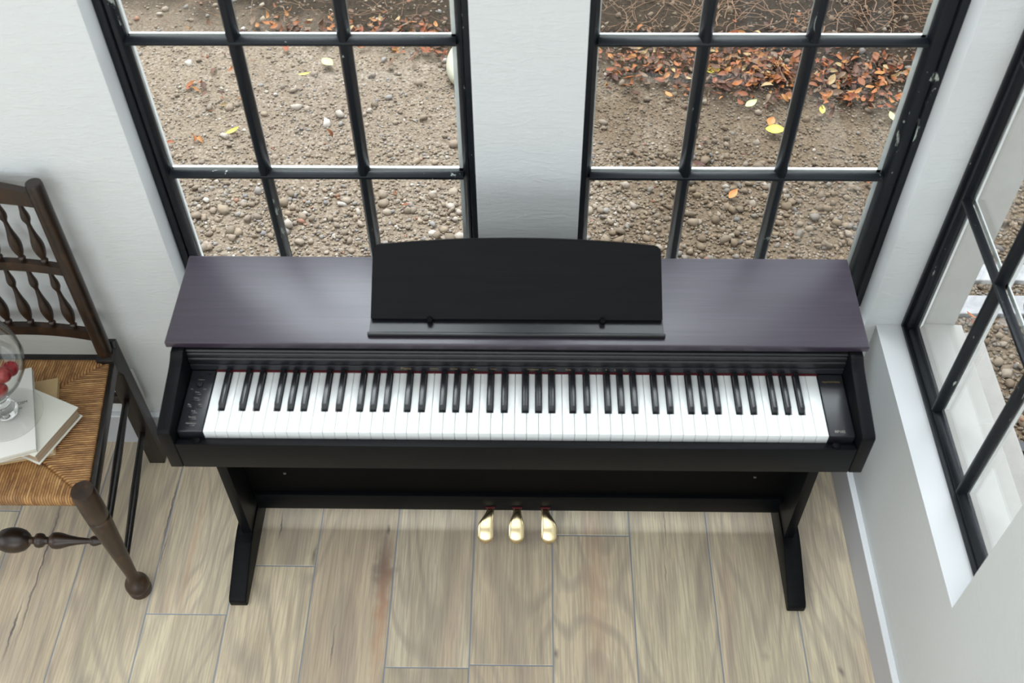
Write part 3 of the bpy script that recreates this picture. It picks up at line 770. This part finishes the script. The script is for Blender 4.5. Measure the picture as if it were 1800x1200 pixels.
for bx, nm in blacks:
    bm = BM(); w0, w1 = .0115/2, .0092/2
    yF, yB = -.4446, -.3497
    v = [bm.verts.new(p) for p in ((bx-w0, yF, .738), (bx+w0, yF, .738), (bx+w0, yB, .738), (bx-w0, yB, .738), (bx-w1, yF+.0062, .7568), (bx+w1, yF+.0062, .7568), (bx+w1, yB, .7572), (bx-w1, yB, .7572))]
    for f in ((0, 3, 2, 1), (4, 5, 6, 7), (0, 1, 5, 4), (1, 2, 6, 5), (2, 3, 7, 6), (3, 0, 4, 7)): bm.faces.new([v[i] for i in f])
    bmesh.ops.bevel(bm, geom=[e for e in bm.edges if max(a.co.z for a in e.verts) > .75], offset=.0011, segments=3, affect='EDGES', profile=.5)
    obj('black_key', bm, EBON, PI_, 50)
# stand: back board and pedal board
bm = BM(); add_box(bm, -.6700, .6700, -.2585, -.2430, .10, .6615); bp = obj('back_panel', bm, MATTE, PI_)
for x in (-.575, .585):
    bm = BM(); add_lathe(bm, [(.004, 0), (.0035, .0015), (0, .002)], 16, Matrix.Translation((x, -.2585, .225)) @ Matrix.Rotation(R(90), 4, 'X')); obj('screw', bm, SCREW, bp, 40)
bm = BM(); add_box(bm, -.6655, .6655, -.2705, -.2440, .078, .143, .0012); pb = obj('pedal_board', bm, WOOD, PI_, 35)
# pedals
def pedal(xn, xc, label=None):
    """xn neck centre, xc bowl centre"""
    bm = BM(); n_ = 26; sec = []
    y0, y1 = -.262, -.3390
    for i in range(n_):
        t = i/(n_-1); y = y0+(y1-y0)*t
        k = max(0, min(1, (t-.12)/.52)); k = k*k*(3-2*k)
        cx = xn+(xc-xn)*k; w = .0100+(.0197-.0100)*k
        if t > .84: w *= math.sqrt(max(0.05, 1-((t-.84)/.166)**3.2))
        zt_ = .084-.010*t-.038*t**2.3; h = .011
        ring = []
        for j in range(12):
            a = 2*math.pi*j/12; px = w*math.copysign(abs(math.cos(a))**.75, math.cos(a)); pz = math.sin(a)
            pz = (h*.45*pz if pz > 0 else h*.9*pz)
            ring.append(bm.verts.new((cx+px, y, zt_+pz)))
        sec.append(ring)
    for a, b in zip(sec, sec[1:]):
        for j in range(12): bm.faces.new((a[j], a[(j+1) % 12], b[(j+1) % 12], b[j]))
    bm.faces.new(sec[0]); bm.faces.new(sec[-1][::-1])
    o = obj('pedal', bm, BRASS, PI_, 60)
    bm = BM(); add_box(bm, xn-.0125, xn+.0125, -.2745, -.2700, .0925, .0965, .0008); obj('felt_pad', bm, FELT, o)
    return o
pedal(-.0685, -.0800); pedal(.0000, -.0015); pedal(.0715, .0815)
# music rest: tray, lip and tilted board
RX = .0015
bm = BM(); add_prism(bm, [(-.318, .8303), (-.318, .8345), (-.285, .8375), (-.262, .8375), (-.262, .8303)], 'x', -.2935+RX, .2935+RX, .0008, 1); tr = obj('music_rest_tray', bm, BLACKP, PI_, 35)
bm = BM(); add_box(bm, -.2965+RX, .2965+RX, -.3265, -.3185, .8304, .8400, .0022, 3); obj('tray_lip', bm, BLACKP, tr, 35)
p0 = Vector((0, -.290, .845)); p1 = Vector((0, -.1965, .9605)); dv = (p1-p0); L_ = dv.length; dv.normalize(); nv = Vector((0, -dv.z, dv.y))
bm = BM(); pts = [(-.2925, 0), (.2925, 0)]
wt = .2855; rc = .012
def arch(x): return L_+.015*(1-(x/wt)**2)
cr = [(wt, L_-rc)] + [(wt-rc+rc*math.cos(a), L_-rc+rc*math.sin(a)) for a in (R(30), R(60))]
top = [(wt-rc-(2*wt-2*rc)*i/24, 0) for i in range(25)]; top = [(x, arch(x)-.0005) for x, _ in top]
pts = pts+cr+top+[(-x, y) for x, y in cr[::-1]]
A = [bm.verts.new(Vector((RX+x, 0, 0))+p0+dv*y) for x, y in pts]; B = [bm.verts.new(Vector((RX+x, 0, 0))+p0+dv*y-nv*.014) for x, y in pts]
bm.faces.new(A); bm.faces.new(B[::-1])
for i in range(len(pts)): bm.faces.new((A[i], B[i], B[(i+1) % len(pts)], A[(i+1) % len(pts)]))
bmesh.ops.recalc_face_normals(bm, faces=bm.faces[:])
bmesh.ops.bevel(bm, geom=[e for e in bm.edges if len(e.link_faces) == 2 and e.calc_face_angle(0) > .8], offset=.0012, segments=2, affect='EDGES')
rest = obj('music_rest', bm, WOOD, PI_, 35)
for x in (-.172, .174):
    bm = BM(); add_lathe(bm, [(.0060, -.003), (.0060, .003), (.0050, .0045), (0, .005)], 20, Matrix.Translation((x, -.2925, .8455)) @ Matrix.Rotation(R(35), 4, 'X')); obj('page_stop', bm, MATTE, rest, 40)
for x in (-.20, .20):
    bm = BM(); add_tube(bm, (x, -.215, .915), (x, -.170, .8300), .004); obj('rest_prop', bm, BLACKP, rest, 40)

# ------------------------------------------------------------------ rush-seat chair
CX = -1.178
CH = thing('rush_chair', (CX, -.27, 0), 'dark oak spindle-back chair with woven rush seat against the wall', 'chair')
def turned(name, prof_, x, y, m, parent=CH, sm=50, seg=28):
    bm = BM(); add_lathe(bm, prof_, seg, Matrix.Translation((x, y, 0))); return obj(name, bm, m, parent, sm)
FXR, FY = -.9455, -.4640
legp = [(.0255, 0), (.0282, .003), (.0290, .012), (.0285, .020), (.0272, .0215), (.0290, .024), (.0300, .033), (.0288, .042), (.0250, .051), (.0185, .058), (.0150, .068), (.0140, .078), (.0142, .095), (.0160, .13), (.0195, .20), (.0228, .27), (.0250, .32), (.0258, .352),
        (.0235, .356), (.0235, .360), (.0262, .365), (.0268, .40), (.0265, .455), (.0260, .4665), (.0245, .4700), (.0, .4700)]
for sx in (1, -1): turned('leg', legp, CX+sx*(FXR-CX), FY, OLDL, sm=28)
def rear_leg(sx):
    bm = BM(); xo = CX+sx*(-.970-CX); xi_ = CX+sx*(-1.012-CX); x0, x1 = min(xo, xi_), max(xo, xi_)
    ya, yb = -.085, -.043
    zs = [0, .44, .458, .472]
    add_prism(bm, [(ya, 0), (yb, 0), (yb-.006, .490), (yb-.018, .492), (yb-.022, .474), (-.104, .470), (-.104, .430), (ya, .395)], 'x', x0, x1, .0022, 2)
    o = obj('leg', bm, OLDB, CH, 35)
    bm = BM(); xc = CX+sx*(-.994-CX)
    a = Vector((xc, -.079, .466)); b = Vector((CX+sx*(-.9935-CX), -.053, .992)); d = b-a
    q = d.to_track_quat('Z', 'Y').to_matrix().to_4x4(); q.translation = a; L = d.length
    add_lathe(bm, [(.0175, 0), (.0185, .02), (.0188, .25), (.0180, .45), (.0180, L-.006), (.0166, L-.001), (.0150, L), (0, L)], 24, q)
    return obj('back_post', bm, OLDW, CH, 28)
rear_leg(1); rear_leg(-1)
def rail(zc0, h, bow, ytop, arch_=0, m=OLDW, nm='back_rail'):
    bm = BM(); n_ = 24; x0, x1 = CX-.178, CX+.178; rows = []
    for i in range(n_+1):
        t = i/n_; x = x0+(x1-x0)*t; k = 1-(2*t-1)**2; y = ytop+bow*k; zc = zc0
        za, zb_ = zc-h/2, zc+h/2+arch_*k
        rows.append([bm.verts.new(p) for p in ((x, y-.008, za), (x, y-.008, zb_), (x, y+.008, zb_), (x, y+.008, za))])
    for a, b in zip(rows, rows[1:]):
        for j in range(4): bm.faces.new((a[j], a[(j+1) % 4], b[(j+1) % 4], b[j]))
    bm.faces.new(rows[0]); bm.faces.new(rows[-1][::-1])
    bmesh.ops.bevel(bm, geom=[e for e in bm.edges if len(e.link_faces) == 2 and e.calc_face_angle(0) > .8], offset=.0025, segments=2, affect='EDGES')
    return obj(nm, bm, m, CH, 40)
rail(.948, .040, .020, -.055, .012); rail(.745, .026, .020, -.066); rail(.535, .030, .020, -.076)
def spindle(x, za, zb_, ya, yb):
    bm = BM(); a = Vector((x, ya, za)); b = Vector((x, yb, zb_)); d = b-a; L = d.length
    q = d.to_track_quat('Z', 'Y').to_matrix().to_4x4(); q.translation = a
    pr = [(.0045, 0), (.0045, .02), (.0075, .035), (.0085, .055), (.0075, .072), (.0050, .082), (.0062, .10), (.0100, .16), (.0128, .24), (.0134, .30), (.0118, .38), (.0085, .47), (.0060, .56), (.0050, .63), (.0048, .66),
          (.0062, .69), (.0090, .73), (.0098, .77), (.0088, .82), (.0064, .88), (.0050, .95), (.0048, 1.0)]
    # waist bead near the foot, swelling vase above it
    add_lathe(bm, [(r, z*L) for r, z in pr], 18, q); return obj('spindle', bm, OLDW, CH, 60)
for k in range(6):
    x = CX+(k-2.5)*.0525; bow = .020*(1-((x-CX)/.178)**2)
    spindle(x, .549, .733, -.075+bow, -.066+bow)
for k in range(6):
    x = CX+(k-2.5)*.0525; bow = .020*(1-((x-CX)/.178)**2)
    spindle(x, .757, .931, -.065+bow, -.056+bow)
# seat: four wound rush quarters
def seat_mesh():
    FR, FL, RR, RL = Vector((-.936, -.478)), Vector((2*CX+.936, -.478)), Vector((-.984, -.093)), Vector((2*CX+.984, -.093))
    CF, CR_ = Vector((CX, -.30)), Vector((CX, -.262))
    bm = BM(); uvl = bm.loops.layers.uv.new('UVMap')
    def quad(a, b, c, d, na=120, nb=24, roll=None):
        """a-b along the rail, d-c inside edge (d under a)"""
        along = (b-a); L = along.length; ah = along/L; inn = Vector((-ah.y, ah.x))
        if inn.dot((c+d)/2-a) < 0: inn = -inn
        grid = []
        for j in range(nb+1):
            t = j/nb; row = []
            for i in range(na+1):
                s = i/na; p = (a.lerp(b, s)).lerp(d.lerp(c, s), t)
                de = min(s, 1-s)*L*(1-.75*t); z = .461+.003*math.sin(math.pi*min(1, t*1.0))-.004*t*t-.0045*math.exp(-(de/.0045)**2)
                row.append((bm.verts.new((p.x, p.y, z)), ((p-a).dot(ah), (p-a).dot(inn))))
            grid.append(row)
        # roll over the rail
        pre = []
        for (dz, do) in ((-.034, -.002), (-.026, .0045), (-.014, .0065), (-.005, .0040)):
            row = []
            for i in range(na+1):
                s = i/na; p = a.lerp(b, s)-inn*do*roll
                row.append((bm.verts.new((p.x, p.y, .461+dz)), ((p-a).dot(ah), dz)))
            pre.append(row)
        grid = pre+grid
        for r0, r1 in zip(grid, grid[1:]):
            for i in range(na):
                vs4 = (r0[i], r0[i+1], r1[i+1], r1[i])
                f = bm.faces.new([v[0] for v in vs4])
                for lp, v in zip(f.loops, vs4): lp[uvl].uv = v[1]
    quad(FR, FL, CF, CF, roll=1.0); quad(RL, RR, CR_, CR_, roll=.3)
    quad(RR, FR, CF, CR_, roll=.2); quad(FL, RL, CR_, CF, roll=.2)
    # underside
    vs4 = [bm.verts.new((p.x, p.y, .427)) for p in (FR, FL, RL, RR)]; bm.faces.new(vs4)
    return bm
bm = seat_mesh()
me = bpy.data.meshes.new('seat'); 
bm.to_mesh(me); bm.free()
me.polygons.foreach_set('use_smooth', [True]*len(me.polygons))
so = link_mesh('seat', me, RUSH, CH); so.location = -CH.location
# wooden edge strips beside the rush
for sx in (1, -1):
    def mx(x): return CX+sx*(x-CX)
    bm = BM(); add_prism(bm, [(mx(-.9820), -.100), (mx(-.9700), -.100), (mx(-.9240), -.448), (mx(-.9360), -.448)], 'z', .428, .4590, .002, 2); obj('seat_rail', bm, OLDB, CH, 35)
    for z_, ra in ((.291, .0092), (.143, .0092)):
        bm = BM(); a = Vector((mx(-.9935), -.084, z_)); b = Vector((mx(-.9455), FY+.01, z_)); m_d = (a+b)/2
        add_tube(bm, a, m_d, ra*.85, ra*1.12, 14); add_tube(bm, m_d, b, ra*1.12, ra*.85, 14); obj('stretcher', bm, OLDB, CH, 50)
bm = BM(); add_box(bm, mx(-1.0)-.0 if False else CX-.175, CX+.175, -.088, -.070, .425, .4560, .003); obj('seat_rail', bm, OLDB, CH, 35)
bm = BM(); add_box(bm, CX-.175, CX+.175, -.072, -.056, .255, .287, .003); obj('stretcher', bm, OLDB, CH, 35)
# turned front stretcher
half = [(.0, .0), (.0, .0)]
hp = [(.0300, 0), (.0300, .006), (.0285, .016), (.0245, .027), (.0165, .036), (.0095, .040), (.0085, .046), (.0092, .050), (.0165, .055), (.0178, .062), (.0160, .070), (.0092, .076), (.0088, .083), (.0125, .086), (.0190, .094), (.0200, .104), (.0180, .116), (.0130, .132), (.0092, .152),
      (.0070, .172), (.0068, .180), (.0105, .184), (.0125, .190), (.0110, .198), (.0075, .208), (.0070, .222)]
full = [(r, -z) for r, z in hp[::-1]] + hp[1:]
bm = BM(); add_lathe(bm, full, 24, Matrix.Translation((CX, FY, .247)) @ Matrix.Rotation(R(90), 4, 'Y')); obj('stretcher', bm, OLDW, CH, 50)

# ------------------------------------------------------------------ books, glass bowl, crab apples on the seat
def book(name, corner, u, Lu, v, Lv, z0, t, cover, pages, label, hard=True, spine='v'):
    """corner + u*Lu + v*Lv rectangle; spine on the far-u side"""
    u = Vector((*u, 0)).normalized(); v = Vector((*v, 0)).normalized(); c0 = Vector((*corner, 0))
    ctr = c0+u*Lu/2+v*Lv/2
    B_ = thing(name, (ctr.x, ctr.y, z0), label, 'book', 'old books stacked on the rush seat')
    ct = .0022 if hard else .0006; ov = .004 if hard else .0006
    def slab_(nm, a0, a1, b0, b1, z0_, z1_, m, bev):
        bm = BM(); add_box(bm, a0, a1, b0, b1, z0_, z1_, bev)
        mt = Matrix(((u.x, v.x, 0, c0.x), (u.y, v.y, 0, c0.y), (0, 0, 1, 0), (0, 0, 0, 1)))
        bmesh.ops.transform(bm, matrix=mt, verts=bm.verts); return obj(nm, bm, m, B_, 35)
    slab_('page_block', ov, Lu-.002, ov, Lv-ov, z0+ct, z0+t-ct, pages, .0008)
    bm = BM()
    add_box(bm, 0, Lu, 0, Lv, z0, z0+ct, .0006); add_box(bm, 0, Lu, 0, Lv, z0+t-ct, z0+t, .0006); add_box(bm, Lu-.0022, Lu+.001, 0, Lv, z0, z0+t, .001)
    mt = Matrix(((u.x, v.x, 0, c0.x), (u.y, v.y, 0, c0.y), (0, 0, 1, 0), (0, 0, 0, 1)))
    bmesh.ops.transform(bm, matrix=mt, verts=bm.verts); cv = obj('cover', bm, cover, B_, 35)
    return B_, cv, mt
ZB = .4645
# bottom tan book
book('book', (-1.0320, -.3700), (-.97, -.235), .155, (-.235, .97), .215, ZB, .0140, TAN, PAGEW, 'tan covered book at the bottom of the stack on the rush seat')
book('book', (-1.0525, -.4060), (-.914, .405), .200, (.405, .914), .147, ZB+.0142, .0340, CREAM, PAGES, 'cream hardback with tan page edges, middle of the stack on the chair')
b3, cv3, mt3 = book('book', (-1.0470, -.3950), (-.943, -.330), .170, (-.330, .943), .240, ZB+.0484, .0140, PAPERW, PAGEW, 'white paper-covered book on top of the stack under the glass', hard=False)
ang3 = math.atan2(.330, .943)
for s, d, sz in (('CRITICISM', .1400, .0105), ('WRITERS', .1250, .0060)):
    p = mt3 @ Vector((.037, d, ZB+.0484+.0143)); text(cv3, s, p, sz, (0, 0, ang3), INK, ext=.0001)
# glass
GX, GY, GZ = -1.1345, -.3050, ZB+.0626
Gs = thing('footed_glass_bowl', (GX, GY, GZ), 'clear footed glass bowl standing on the white book and holding red fruit', 'glass bowl')
def lathe_path(pts):
    bm = BM(); add_lathe(bm, pts, 56, Matrix.Translation((GX, GY, GZ)), cap=False)
    bmesh.ops.remove_doubles(bm, verts=bm.verts, dist=1e-6); return bm
outer = [(0, .092), (.012, .093), (.030, .097), (.052, .108), (.072, .126), (.086, .150), (.0935, .180), (.0925, .212), (.086, .240), (.0785, .262), (.0770, .268)]
inner = [(.0758, .268), (.0772, .262), (.0845, .240), (.0907, .212), (.0916, .180), (.0843, .151), (.0705, .128), (.051, .1105), (.030, .1000), (.012, .0965), (0, .096)]
obj('bowl', lathe_path(outer+inner), THIN, Gs, 60)
obj('stem', lathe_path([(0, .0025), (.020, .006), (.024, .012), (.026, .020), (.024, .027), (.015, .032), (.0125, .038), (.019, .044), (.0205, .050), (.017, .056), (.0115, .062), (.0105, .070), (.0135, .080), (.020, .088), (.022, .0915), (0, .0917)]), GLASS, Gs, 60)
obj('foot', lathe_path([(0, 0), (.068, 0), (.0725, .0004), (.0742, .0014), (.0745, .0024), (.0738, .0034), (.0722, .0040), (.0695, .0036), (.020, .0048), (0, .0050)]), THIN, Gs, 60)
# fruit
apples = [(.0560, -.0200, .1700), (.0480, -.0420, .1400), (.0150, -.0500, .1350), (.0500, .0160, .1450), (.0080, -.0080, .1190), (.0200, -.0180, .1600), (-.0300, -.0280, .1320)]
def make_apple():
    bm = BM(); r = .0178
    pr = []
    for i in range(17):
        a = math.pi*i/16; rr = r*math.sin(a)*(1-.06*math.cos(a)); zz = -r*math.cos(a)*.95
        if i > 12: zz -= .0035*((i-12)/4)**2
        pr.append((max(rr, 0) if 0 < i < 16 else 0, zz))
    add_lathe(bm, pr, 24, cap=False)
    me = bpy.data.meshes.new('crab_apple'); bm.to_mesh(me); bm.free(); me.polygons.foreach_set('use_smooth', [True]*len(me.polygons))
    root = link_mesh('crab_apple', me, APPLE)
    bm = BM(); add_tube(bm, (0, 0, .011), (.002, .001, .0185), .0008, .0011, 8); me2 = bpy.data.meshes.new('stem'); bm.to_mesh(me2); bm.free()
    st_ = link_mesh('stem', me2, STEM, root); return root, st_
a0, s0 = make_apple()
alab = ['topmost red crab apple against the side of the glass bowl', 'red crab apple in front of the topmost one in the bowl', 'red crab apple low at the front of the glass bowl', 'red crab apple at the back of the bowl beside the topmost one',
        'red crab apple at the very bottom of the glass bowl', 'red crab apple in the middle of the bowl, resting on the others', 'red crab apple in the bowl farthest from the piano']
for i, (dx, dy, dz) in enumerate(apples):
    if i == 0: a, s_ = a0, s0
    else:
        a = a0.copy(); COL.objects.link(a); s_ = s0.copy(); COL.objects.link(s_); s_.parent = a
    # keep inside the bowl wall
    v = Vector((dx, dy)); h = dz
    lim = np.interp(h, [.097, .110, .128, .151, .180, .212], [.030, .051, .0705, .0843, .0916, .0907])-.0205
    if v.length > lim: v = v.normalized()*lim
    a.location = (GX+v.x, GY+v.y, GZ+dz); a.rotation_euler = (random.uniform(-.9, .9), random.uniform(-.9, .9), random.uniform(0, 6))
    tag(a, alab[i], 'crab apple', 'crab apples in the glass bowl')

# wall socket behind the chair
SK = thing('wall_socket', (-1.025, 0, .251), 'white plastic wall socket low on the wall behind the chair leg', 'socket')
bm = BM(); add_box(bm, -1.062, -.9905, -.0105, -.0001, .190, .3125, .003, 3); pl_ = obj('face_plate', bm, SOCK, SK, 35)
for z_ in (.225, .277):
    bm = BM(); add_box(bm, -1.042, -1.011, -.0125, -.0105, z_-.016, z_+.016, .001); obj('outlet', bm, SOCK, pl_)
